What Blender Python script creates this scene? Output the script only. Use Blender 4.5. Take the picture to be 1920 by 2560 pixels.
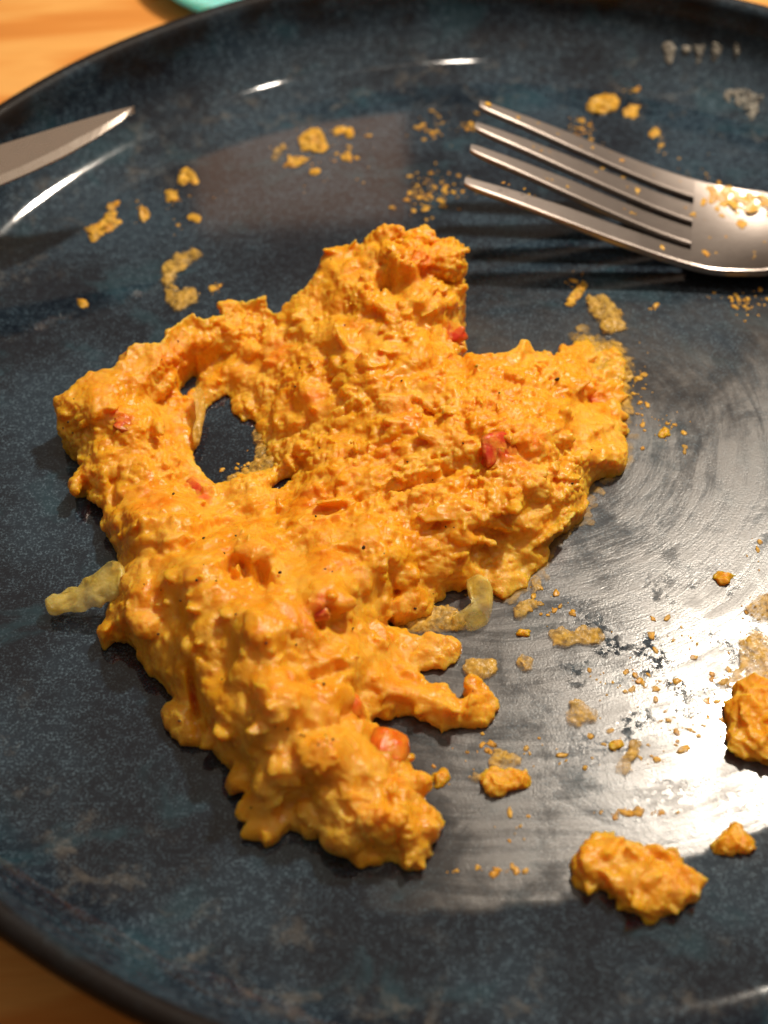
import bpy, bmesh, math
import numpy as np
from mathutils import Vector, Matrix

# ------------------------------------------------------------------ reset
for o in list(bpy.data.objects):
    bpy.data.objects.remove(o, do_unlink=True)
SC = bpy.context.scene
COL = SC.collection
MM = 0.001
rng = np.random.default_rng(11)

# ------------------------------------------------------------------ camera (plate centre = origin, mm, z = 0 on the plate's floor)
CAMX, CAMY, CAMZ = -24.04, -194.89, 207.25
PITCH = 0.86714
FPX = 3850.0                       # focal length in photo pixels (photo 1920 x 2560)
cam = bpy.data.cameras.new('camera')
camo = bpy.data.objects.new('camera', cam)
COL.objects.link(camo)
camo.location = (CAMX*MM, CAMY*MM, CAMZ*MM)
camo.rotation_euler = (math.pi/2 - PITCH, 0, 0)
cam.sensor_fit = 'VERTICAL'
cam.sensor_height = 36.0
cam.sensor_width = 27.0
cam.lens = FPX/2560*36.0
cam.clip_start = 0.01
cam.clip_end = 20
cam.dof.use_dof = True
cam.dof.focus_distance = 0.262
cam.dof.aperture_fstop = 13.5
SC.camera = camo

# ------------------------------------------------------------------ world: the dim warm room
world = bpy.data.worlds.new('World')
SC.world = world
world.use_nodes = True
wn = world.node_tree.nodes
wl = world.node_tree.links
bg = wn['Background']
tc = wn.new('ShaderNodeTexCoord')
sx = wn.new('ShaderNodeSeparateXYZ')
wl.new(tc.outputs['Generated'], sx.inputs[0])
wr = wn.new('ShaderNodeValToRGB')
wr.color_ramp.elements[0].position = 0.0
wr.color_ramp.elements[0].color = (0.030, 0.022, 0.017, 1)
wr.color_ramp.elements[1].position = 1.0
wr.color_ramp.elements[1].color = (0.42, 0.33, 0.25, 1)
e = wr.color_ramp.elements.new(0.18)
e.color = (0.045, 0.033, 0.025, 1)
e = wr.color_ramp.elements.new(0.55)
e.color = (0.18, 0.130, 0.097, 1)
e = wr.color_ramp.elements.new(0.75)
e.color = (0.38, 0.285, 0.215, 1)
wl.new(sx.outputs['Z'], wr.inputs[0])
wl.new(wr.outputs[0], bg.inputs['Color'])
bg.inputs['Strength'].default_value = 0.72

# ------------------------------------------------------------------ lamps
def area(name, loc, target, size, power, color, shape='DISK', size_y=None):
    l = bpy.data.lights.new(name, 'AREA')
    l.shape = shape
    l.size = size*MM
    if size_y:
        l.size_y = size_y*MM
    l.energy = power
    l.color = color
    o = bpy.data.objects.new(name, l)
    COL.objects.link(o)
    o.location = Vector(loc)*MM
    d = Vector(target) - Vector(loc)
    o.rotation_euler = d.to_track_quat('-Z', 'Y').to_euler()
    return o
area('pendant_lamp', (160, 228, 455), (0, 20, 0), 36, 3.05, (1.0, 0.88, 0.73))
area('ceiling_spot', (150, 60, 1400), (-20, 20, 0), 60, 1.0, (1.0, 0.88, 0.74))
area('ceiling_spot', (430, 80, 1300), (0, 20, 0), 60, 1.5, (1.0, 0.88, 0.74))
area('brown_reflection_panel', (-100, 960, 606), (-40, 80, 0), 190, 0.085, (1.0, 0.56, 0.34), 'RECTANGLE', 195)  # added unseen panel: gives the glaze its brown rectangular reflection and a little fill

SC.view_settings.view_transform = 'Standard'
SC.view_settings.look = 'None'
SC.view_settings.exposure = 0.10
SC.view_settings.gamma = 1.0

# ------------------------------------------------------------------ photo pixels -> directions -> points at a height
S = 1920/1659.0                    # traced coordinates are in a 1659 px wide copy of the photo
_cp, _sp = math.cos(PITCH), math.sin(PITCH)
_F = np.array([0, _cp, -_sp]); _U = np.array([0, _sp, _cp]); _R = np.array([1.0, 0, 0])
_C = np.array([CAMX, CAMY, CAMZ])
def at(px, z):
    px = np.atleast_2d(np.asarray(px, float))*S
    d = _F + ((px[:, :1]-960)/FPX)*_R - ((px[:, 1:2]-1280)/FPX)*_U
    t = (np.asarray(z, float).reshape(-1) - CAMZ)/d[:, 2]
    return _C + d*t[:, None]

# ------------------------------------------------------------------ helpers
def mesh_np(name, v, faces):
    """vertices in mm (n,3), faces (m,k) int or list"""
    me = bpy.data.meshes.new(name)
    v = np.asarray(v, np.float32)*MM
    if isinstance(faces, np.ndarray):
        me.vertices.add(len(v)); me.vertices.foreach_set('co', v.ravel())
        m, k = faces.shape
        me.loops.add(m*k); me.loops.foreach_set('vertex_index', faces.astype(np.int32).ravel())
        me.polygons.add(m)
        me.polygons.foreach_set('loop_start', np.arange(0, m*k, k, dtype=np.int32))
        me.polygons.foreach_set('loop_total', np.full(m, k, np.int32))
        me.update(calc_edges=True)
        me.validate()
    else:
        me.from_pydata(v.tolist(), [], [list(f) for f in faces])
        me.update()
    return me
def smooth(me, on=True):
    me.polygons.foreach_set('use_smooth', np.full(len(me.polygons), on, dtype=bool))
    me.update()
def obj(name, me, mat=None, parent=None):
    o = bpy.data.objects.new(name, me)
    COL.objects.link(o)
    if mat and me is not None:
        me.materials.append(mat)
    if parent:
        o.parent = parent
    return o
def tag(o, label=None, cat=None, group=None, kind=None):
    if label: o['label'] = label
    if cat: o['category'] = cat
    if group: o['group'] = group
    if kind: o['kind'] = kind
    return o
def empty(name, loc=(0, 0, 0)):
    o = bpy.data.objects.new(name, None)
    COL.objects.link(o)
    o.empty_display_size = 0.01
    o.location = Vector(loc)*MM
    return o
def grid_faces(nu, nv, wrap_u=False, wrap_v=False):
    u = np.arange(nu if wrap_u else nu-1); v = np.arange(nv if wrap_v else nv-1)
    U, V = np.meshgrid(u, v, indexing='ij')
    U2 = (U+1) % nu; V2 = (V+1) % nv
    return np.stack([U*nv+V, U2*nv+V, U2*nv+V2, U*nv+V2], -1).reshape(-1, 4)

# cheap 3D value noise (numpy)
_perm = np.random.default_rng(5).random((64, 64, 64))
def vnoise(p):
    p = np.asarray(p, float)
    i = np.floor(p).astype(int); f = p-i; f = f*f*(3-2*f)
    out = 0
    for a in (0, 1):
        for b in (0, 1):
            for c in (0, 1):
                w = (f[:, 0] if a else 1-f[:, 0])*(f[:, 1] if b else 1-f[:, 1])*(f[:, 2] if c else 1-f[:, 2])
                out = out + w*_perm[(i[:, 0]+a) & 63, (i[:, 1]+b) & 63, (i[:, 2]+c) & 63]
    return out*2-1
def fbm(p, n=3):
    s = 0; a = 1.0
    for k in range(n):
        s = s + a*vnoise(np.asarray(p)*(2.03**k)+17.3*k); a *= .5
    return s

# ------------------------------------------------------------------ materials
class NT:
    def __init__(self, name):
        self.m = bpy.data.materials.new(name); self.m.use_nodes = True
        self.n = self.m.node_tree.nodes; self.l = self.m.node_tree.links
        self.b = self.n['Principled BSDF']
    def node(self, t, **kw):
        x = self.n.new(t)
        for k, v in kw.items():
            if k in x.inputs.keys() if isinstance(k, str) else False: x.inputs[k].default_value = v
            else: setattr(x, k, v)
        return x
    def link(self, a, b): self.l.new(a, b)
    def inp(self, sock, val):
        if isinstance(val, (int, float, tuple)): sock.default_value = val
        else: self.l.new(val, sock)
    def noise(self, vec, scale, detail=3, rough=.55, dist=0.0):
        x = self.n.new('ShaderNodeTexNoise'); self.l.new(vec, x.inputs['Vector'])
        x.inputs['Scale'].default_value = scale; x.inputs['Detail'].default_value = detail
        x.inputs['Roughness'].default_value = rough; x.inputs['Distortion'].default_value = dist
        return x.outputs['Fac']
    def ramp(self, fac, stops, interp='LINEAR'):
        x = self.n.new('ShaderNodeValToRGB'); self.l.new(fac, x.inputs[0])
        r = x.color_ramp; r.interpolation = interp
        while len(r.elements) > 1: r.elements.remove(r.elements[-1])
        for i, (p, c) in enumerate(stops):
            el = r.elements[0] if i == 0 else r.elements.new(p)
            el.position = p; el.color = (c, c, c, 1) if isinstance(c, (int, float)) else (*c, 1)
        return x.outputs['Color']
    def math(self, op, a, b=0.0, c=None, clamp=False):
        x = self.n.new('ShaderNodeMath'); x.operation = op; x.use_clamp = clamp
        self.inp(x.inputs[0], a); self.inp(x.inputs[1], b)
        if c is not None: self.inp(x.inputs[2], c)
        return x.outputs[0]
    def step(self, v, lo, hi):
        x = self.n.new('ShaderNodeMapRange'); x.interpolation_type = 'SMOOTHSTEP'
        self.inp(x.inputs['Value'], v); x.inputs['From Min'].default_value = lo; x.inputs['From Max'].default_value = hi
        return x.outputs[0]
    def mix(self, fac, a, b):
        x = self.n.new('ShaderNodeMix'); x.data_type = 'RGBA'
        self.inp(x.inputs[0], fac)
        for s, v in ((x.inputs[6], a), (x.inputs[7], b)):
            if isinstance(v, tuple): s.default_value = (*v, 1) if len(v) == 3 else v
            else: self.l.new(v, s)
        return x.outputs[2]
    def mixf(self, fac, a, b):
        x = self.n.new('ShaderNodeMix'); x.data_type = 'FLOAT'
        self.inp(x.inputs[0], fac); self.inp(x.inputs[2], a); self.inp(x.inputs[3], b)
        return x.outputs[0]
    def bump(self, h, dist, strength=1.0, normal=None):
        x = self.n.new('ShaderNodeBump'); self.l.new(h, x.inputs['Height'])
        x.inputs['Distance'].default_value = dist; x.inputs['Strength'].default_value = strength
        if normal is not None: self.l.new(normal, x.inputs['Normal'])
        return x.outputs[0]
    def coords(self, kind='Object'):
        x = self.n.new('ShaderNodeTexCoord'); return x.outputs[kind]
    def scale(self, v, s):
        x = self.n.new('ShaderNodeMapping'); self.l.new(v, x.inputs[0]); x.inputs['Scale'].default_value = s
        return x.outputs[0]
    def comb(self, x_, y_, z_):
        x = self.n.new('ShaderNodeCombineXYZ')
        for s, v in zip(x.inputs, (x_, y_, z_)): self.inp(s, v)
        return x.outputs[0]

def mat_wood():
    t = NT('oiled_wood')
    c = t.coords()
    g = t.scale(c, (6, 26, 6))
    wav = t.noise(g, 1.2, 4, .55, 1.4)
    fine = t.noise(t.scale(c, (60, 900, 60)), 1.0, 3, .6)
    col = t.ramp(wav, [(.30, (.62, .225, .040)), (.48, (.76, .30, .060)), (.56, (.90, .47, .13)), (.66, (.78, .32, .066))])  # palest wavy bands are caustic light streaks painted into the grain
    col = t.mix(t.math('MULTIPLY', fine, .35), col, (.40, .155, .045))
    t.link(col, t.b.inputs['Base Color'])
    t.b.inputs['Roughness'].default_value = .5
    t.b.inputs['Specular IOR Level'].default_value = .22
    t.link(t.bump(fine, .0002, .3), t.b.inputs['Normal'])
    return t.m

def mat_plate():
    t = NT('speckled_navy_glaze')
    c = t.coords()
    sep = t.node('ShaderNodeSeparateXYZ'); t.link(c, sep.inputs[0])
    X, Y, Z = sep.outputs
    r = t.math('SQRT', t.math('ADD', t.math('MULTIPLY', X, X), t.math('MULTIPLY', Y, Y)))
    th = t.math('ARCTAN2', Y, X)
    # glaze body: navy-black with teal and slate clouds and a fine grain
    cloud = t.noise(c, 28, 4, .6)
    cloud2 = t.noise(t.scale(c, (1, 1.3, 1)), 60, 4, .6, .6)
    grain = t.noise(c, 2300, 2, .6)
    grain2 = t.noise(c, 650, 3, .65)
    base = t.mix(t.step(cloud, .40, .64), (.0068, .0105, .0175), (.0190, .0345, .0520))
    base = t.mix(t.math('MULTIPLY', t.step(cloud2, .52, .68), .55), base, (.020, .058, .078))
    speck = t.math('MULTIPLY', t.step(grain, .44, .68), t.step(grain2, .36, .62))
    base = t.mix(t.math('MULTIPLY', speck, t.math('MULTIPLY_ADD', t.step(cloud, .32, .60), .65, .25)), base, (.100, .155, .200))
    # pale mineral blooms out on the sloping rim
    wob0 = t.math('MULTIPLY_ADD', t.noise(c, 60, 3, .6), .014, -.007)
    bl = t.noise(c, 150, 5, .68, .3)
    rimz = t.math('MULTIPLY', t.step(r, .096, .108), t.math('SUBTRACT', 1.0, t.step(r, .117, .122)))
    base = t.mix(t.math('MULTIPLY', t.math('MULTIPLY', t.step(bl, .52, .72), rimz), t.math('MULTIPLY_ADD', grain, .9, .0)), base, (.16, .145, .125))
    # brown-black lip
    base = t.mix(t.math('MULTIPLY', t.step(t.math('ADD', r, wob0), .1235, .1280), .9), base, (.012, .0075, .005))
    # ---- dried film of food: wiped in arcs round the middle, on the right of the floor
    rw = t.math('ADD', r, t.math('MULTIPLY', t.noise(c, 20, 2, .5), .010))
    pol = t.comb(t.math('MULTIPLY', th, 2.2), t.math('MULTIPLY', rw, 420.0), 0.0)
    streak = t.noise(pol, 1.1, 4, .65, .6)
    pol2 = t.comb(t.math('MULTIPLY', th, 7.0), t.math('MULTIPLY', rw, 1900.0), 3.0)
    streak2 = t.noise(pol2, 1.3, 3, .6)
    wob = t.math('MULTIPLY_ADD', t.noise(c, 55, 4, .6), .030, -.015)
    fx = t.math('ADD', X, wob)
    edge_r = t.math('SUBTRACT', 1.0, t.step(t.math('ADD', t.math('MULTIPLY_ADD', X, .2, r), t.math('MULTIPLY', wob, .30)), .0922, .0946))
    edge_l = t.step(t.math('ADD', fx, t.math('MULTIPLY', Y, .16)), -.044, -.024)
    edge_t = t.math('SUBTRACT', 1.0, t.step(t.math('ADD', Y, wob), .000, .055))
    film = t.math('MULTIPLY', t.math('MULTIPLY', edge_r, edge_l), edge_t)
    # bare flecks where the film is broken
    holes = t.step(t.noise(c, 800, 4, .65), .46, .50)
    gx = t.math('SUBTRACT', X, .027); gy = t.math('SUBTRACT', Y, -.056)
    gd = t.math('SQRT', t.math('ADD', t.math('MULTIPLY', gx, gx), t.math('MULTIPLY', gy, gy)))
    zone = t.math('MULTIPLY', t.step(t.noise(c, 110, 3, .55), .49, .58), t.math('SUBTRACT', 1.0, t.step(gd, .013, .031)))
    holes = t.math('MAXIMUM', holes, t.math('SUBTRACT', 1.0, t.math('MULTIPLY', zone, .95)))
    film = t.math('MULTIPLY', film, holes)
    patch = t.math('MULTIPLY', t.math('MULTIPLY_ADD', t.step(streak, .28, .72), .42, .58), t.math('MULTIPLY_ADD', t.step(t.noise(c, 70, 5, .65, .5), .36, .60), .5, .5))
    film = t.math('MULTIPLY', film, patch)
    base = t.mix(t.math('MULTIPLY', film, .65), base, (.135, .120, .105))  # residue tone, lightened further so the colour carries some of the lamp's grey sheen
    t.link(base, t.b.inputs['Base Color'])
    rgh = t.math('MULTIPLY_ADD', grain2, .06, .035)
    lip = t.step(r, .1240, .1272)
    rgh = t.mixf(lip, rgh, .55)
    t.link(t.mixf(film, rgh, t.math('MULTIPLY_ADD', streak2, .10, .30)), t.b.inputs['Roughness'])
    t.b.inputs['IOR'].default_value = 1.52
    t.link(t.mixf(lip, .5, .12), t.b.inputs['Specular IOR Level'])
    h = t.math('ADD', t.math('MULTIPLY', grain, .5), t.math('MULTIPLY', grain2, .5))
    n1 = t.bump(h, .000012, .5)
    fh = t.math('ADD', t.math('MULTIPLY', streak2, .34), t.math('MULTIPLY', t.noise(c, 2600, 3, .7), .55))
    fh = t.math('MULTIPLY', fh, film)
    n2 = t.bump(fh, .00009, .7, n1)
    t.link(n2, t.b.inputs['Normal'])
    t.b.inputs['Coat Weight'].default_value = .35
    t.b.inputs['Coat Roughness'].default_value = .03
    t.link(t.math('MULTIPLY', t.math('MULTIPLY', t.math('SUBTRACT', 1.0, film), t.math('SUBTRACT', 1.0, lip)), .4), t.b.inputs['Coat Weight'])
    return t.m

def mat_mash(name, thin=False, pale=False):
    t = NT(name)
    c = t.coords('Object')
    geo = t.node('ShaderNodeNewGeometry')
    a = t.noise(c, 85, 4, .6, .5)
    b = t.noise(c, 330, 4, .6, .3)
    d = t.noise(c, 210, 3, .5)
    col = t.ramp(a, [(.28, (.77, .285, .008)), (.45, (.80, .345, .014)), (.60, (.82, .395, .026)), (.75, (.83, .45, .055))])
    col = t.mix(t.math('MULTIPLY', t.step(b, .55, .72), .55), col, (.80, .41, .048))
    col = t.mix(t.math('MULTIPLY', t.step(d, .60, .74), .25), col, (.78, .24, .014))
    at_ = t.node('ShaderNodeAttribute'); at_.attribute_name = 'tint'
    sp_ = t.node('ShaderNodeSeparateColor'); t.link(at_.outputs['Color'], sp_.inputs[0])
    col = t.mix(sp_.outputs[2], col, (.78, .43, .055))
    col = t.mix(sp_.outputs[1], col, (.78, .215, .006))
    col = t.mix(sp_.outputs[0], col, (.70, .070, .016))
    if pale: col = t.mix(.55, col, (.80, .50, .055))
    t.link(col, t.b.inputs['Base Color'])
    t.b.inputs['Subsurface Weight'].default_value = .70
    t.b.inputs['Subsurface Radius'].default_value = (1.0, .42, .08)
    t.b.inputs['Subsurface Scale'].default_value = .0038
    wet = t.noise(c, 140, 3, .6)
    t.link(t.math('MULTIPLY_ADD', t.step(wet, .38, .62), .28, .24), t.b.inputs['Roughness'])
    t.b.inputs['IOR'].default_value = 1.40
    h = t.math('ADD', t.math('MULTIPLY', t.noise(c, 1000, 4, .7), .75), t.math('MULTIPLY', t.noise(c, 2600, 2, .5), .25))
    vd = t.node('ShaderNodeVectorMath'); vd.operation = 'ADD'
    nz = t.node('ShaderNodeTexNoise'); t.link(c, nz.inputs['Vector']); nz.inputs['Scale'].default_value = 420
    vs = t.node('ShaderNodeVectorMath'); vs.operation = 'SCALE'; t.link(nz.outputs['Color'], vs.inputs[0]); vs.inputs['Scale'].default_value = .0022
    t.link(c, vd.inputs[0]); t.link(vs.outputs[0], vd.inputs[1])
    vo = t.node('ShaderNodeTexVoronoi'); vo.feature = 'F1'; t.link(vd.outputs[0], vo.inputs['Vector']); vo.inputs['Scale'].default_value = 560
    pulp = t.math('MULTIPLY', t.math('SUBTRACT', 1.0, vo.outputs['Distance']), t.step(t.noise(c, 130, 3, .55), .36, .60))
    h = t.math('ADD', h, t.math('MULTIPLY', pulp, 1.9))
    cs_ = t.node('ShaderNodeSeparateColor'); t.link(vo.outputs['Color'], cs_.inputs[0])
    col = t.mix(t.math('MULTIPLY', t.step(cs_.outputs[0], .45, .9), .40), col, (.83, .47, .075))
    col = t.mix(t.math('MULTIPLY', t.step(cs_.outputs[1], .60, .95), .38), col, (.74, .245, .006))
    t.link(col, t.b.inputs['Base Color'])
    t.link(t.bump(h, .00021, .8), t.b.inputs['Normal'])
    if pale:
        t.b.inputs['Subsurface Weight'].default_value = 0.0
        tr = t.node('ShaderNodeBsdfTransparent'); mx = t.node('ShaderNodeMixShader')
        k = t.math('MULTIPLY_ADD', t.step(t.noise(c, 600, 4, .7), .30, .65), .50, .42)
        t.link(k, mx.inputs[0]); t.link(tr.outputs[0], mx.inputs[1]); t.link(t.b.outputs[0], mx.inputs[2])
        t.link(mx.outputs[0], t.n['Material Output'].inputs['Surface'])
    if thin:
        tr = t.node('ShaderNodeBsdfTransparent')
        mx = t.node('ShaderNodeMixShader')
        k = t.math('MULTIPLY_ADD', t.step(t.noise(c, 450, 4, .7), .30, .70), .55, .34)
        pz = t.node('ShaderNodeSeparateXYZ'); t.link(geo.outputs['Position'], pz.inputs[0])
        zz = t.math('ADD', pz.outputs[2], t.math('MULTIPLY_ADD', t.noise(c, 700, 3, .6), .0004, -.0002))
        k = t.math('MULTIPLY', k, t.math('MULTIPLY_ADD', t.step(zz, .0000, .0007), .9, .1))
        t.link(k, mx.inputs[0]); t.link(tr.outputs[0], mx.inputs[1]); t.link(t.b.outputs[0], mx.inputs[2])
        t.link(mx.outputs[0], t.n['Material Output'].inputs['Surface'])
        t.b.inputs['Subsurface Weight'].default_value = 0.0
        col2 = t.mix(.65, col, (.66, .45, .085)); t.link(col2, t.b.inputs['Base Color'])
    return t.m

def mat_soft(name, c1, c2, rough, sss, radius, trans=0.0, clear=0.0):
    t = NT(name)
    c = t.coords('Object')
    col = t.mix(t.step(t.noise(c, 420, 4, .6), .38, .64), c1, c2)
    t.link(col, t.b.inputs['Base Color'])
    t.b.inputs['Roughness'].default_value = rough
    t.b.inputs['Subsurface Weight'].default_value = sss
    t.b.inputs['Subsurface Radius'].default_value = radius
    t.b.inputs['Subsurface Scale'].default_value = .003
    t.b.inputs['Transmission Weight'].default_value = trans
    t.b.inputs['IOR'].default_value = 1.38
    t.link(t.bump(t.noise(c, 900, 3, .6), .0003, .7), t.b.inputs['Normal'])
    if clear:
        tr = t.node('ShaderNodeBsdfTransparent'); mx = t.node('ShaderNodeMixShader')
        k = t.math('MULTIPLY_ADD', t.step(t.noise(c, 170, 4, .6), .35, .65), .5, 1-clear-.25)
        t.link(k, mx.inputs[0]); t.link(tr.outputs[0], mx.inputs[1]); t.link(t.b.outputs[0], mx.inputs[2])
        t.link(mx.outputs[0], t.n['Material Output'].inputs['Surface'])
    return t.m

def mat_steel(name, col, rough, stretch=None):
    t = NT(name)
    c = t.coords('Object')
    n = t.noise(t.scale(c, stretch or (400, 3000, 400)), 1.0, 3, .6)
    t.b.inputs['Metallic'].default_value = 1.0
    t.link(t.mix(t.step(n, .3, .75), col, tuple(x*.86 for x in col)), t.b.inputs['Base Color'])
    t.link(t.math('MULTIPLY_ADD', n, .14, rough-.07), t.b.inputs['Roughness'])
    t.link(t.bump(n, .00003, .5), t.b.inputs['Normal'])
    return t.m

M_WOOD = mat_wood()
M_PLATE = mat_plate()
M_MASH = mat_mash('pumpkin_mash')
M_PALE = mat_mash('pale_mash', False, True)
M_THIN = mat_mash('thin_mash_film', True)
M_PEP = mat_soft('red_pepper_flesh', (.62, .050, .018), (.78, .25, .035), .30, .4, (1, .3, .1))
M_PEPO = mat_soft('orange_pepper_flesh', (.80, .13, .008), (.80, .26, .02), .30, .4, (1, .3, .1))
M_ONION = mat_soft('soft_onion', (.74, .52, .09), (.84, .64, .20), .14, .5, (1, .7, .25), .0, .52)
M_STEEL = mat_steel('worn_steel', (.38, .33, .30), .33)
M_BLADE = mat_steel('satin_blade_steel', (.78, .68, .59), .27, (300, 300, 300))
M_FLECK = mat_soft('black_pepper', (.020, .010, .005), (.05, .022, .01), .5, 0, (1, 1, 1))
def mat_glass():
    t = NT('turquoise_enamel')
    t.b.inputs['Base Color'].default_value = (.30, .95, .90, 1)
    t.b.inputs['Roughness'].default_value = .12
    t.b.inputs['Subsurface Weight'].default_value = .6
    t.b.inputs['Subsurface Radius'].default_value = (.3, 1, 1)
    t.b.inputs['Subsurface Scale'].default_value = .01
    t.b.inputs['IOR'].default_value = 1.48
    return t.m
M_GLASS = mat_glass()

# ------------------------------------------------------------------ table
ZT = -9.0
tb = mesh_np('table', [(-900, -700, ZT), (900, -700, ZT), (900, 1100, ZT), (-900, 1100, ZT),
                       (-900, -700, ZT-30), (900, -700, ZT-30), (900, 1100, ZT-30), (-900, 1100, ZT-30)],
             [(0, 1, 2, 3), (7, 6, 5, 4), (0, 4, 5, 1), (1, 5, 6, 2), (2, 6, 7, 3), (3, 7, 4, 0)])
tag(obj('table', tb, M_WOOD), kind='structure')

# ------------------------------------------------------------------ plate (lathe)
def plate_arc(r):
    if r <= 109: return (r, 0.0)
    q = math.asin(min((r-109)/17.4, .999))
    return (r, 19.6*(1-math.cos(q)))
def plate_mesh():
    arc = [plate_arc(r_) for r_ in (109.6, 110.5, 111.6, 112.8, 114, 115.2, 116.4, 117.7, 119, 120.4, 121.8, 123, 124, 124.9, 125.6, 126.1)]
    prof = [(0, 0), (30, 0), (60, 0), (80, 0), (92, 0), (108, 0)] + arc + [(126.5, 17.9), (127.6, 18.5), (128.8, 18.45), (129.8, 17.7), (130.2, 16.6), (129.6, 15.0),
            (127.5, 12.0), (124, 7.6), (118, 2.2), (110, -2.0), (98, -4.6), (85, -5.6), (82, -8.6), (80, -8.95), (77, -8.6), (75, -5.2), (50, -5), (0, -5)]
    n = 256
    a = np.linspace(0, 2*math.pi, n, endpoint=False)
    v = [];
    P = np.array(prof[1:-1], float)
    wv = 1 + .0016*np.sin(2*a+.6) + .0011*np.sin(3*a+2.0) + .0008*np.sin(7*a) + .0014*np.sin(13*a+.8) + .0009*np.sin(19*a+2.2)
    V = np.stack([P[:, :1]*np.cos(a)*wv, P[:, :1]*np.sin(a)*wv, np.repeat(P[:, 1:], n, 1)], -1).reshape(-1, 3)
    f = grid_faces(len(P), n, wrap_v=True)[:, ::-1].tolist()
    V = np.vstack([V, [[0, 0, prof[0][1]], [0, 0, prof[-1][1]]]])
    c0 = len(V)-2; c1 = len(V)-1; base = (len(P)-1)*n
    for i in range(n):
        j = (i+1) % n
        f.append((c0, i, j)); f.append((c1, base+j, base+i))
    me = mesh_np('dinner_plate', V, f)
    bm = bmesh.new(); bm.from_mesh(me); bmesh.ops.recalc_face_normals(bm, faces=bm.faces); bm.to_mesh(me); bm.free()
    smooth(me)
    return me
plate = tag(obj('dinner_plate', plate_mesh(), M_PLATE),
            'round dark navy speckled stoneware plate on the wooden table', 'plate')
def plate_z(x, y):
    r = math.hypot(x, y)
    return plate_arc(min(r, 126))[1]

# ------------------------------------------------------------------ turquoise glass on the table behind the plate
def lathe(prof, n=64):
    P = np.array(prof, float); a = np.linspace(0, 2*math.pi, n, endpoint=False)
    V = np.stack([P[:, :1]*np.cos(a), P[:, :1]*np.sin(a), np.repeat(P[:, 1:], n, 1)], -1).reshape(-1, 3)
    return V, grid_faces(len(P), n, wrap_v=True)
gv, gf = lathe([(.01, 0), (22, 0), (25, .6), (28, 2.4), (30, 5.5), (30.6, 6.4), (30.2, 6.9), (29.2, 6.4), (27, 3.6), (24, 2.2), (.01, 2)])
gm = mesh_np('small_dish', gv, gf); smooth(gm)
GL = at([(563, -66)], ZT)[0]
go = obj('small_dish', gm, M_GLASS); go.location = Vector((GL[0], GL[1], ZT+.1))*MM
tag(go, 'bright turquoise low dish on the wooden table behind the plate', 'dish')

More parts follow.
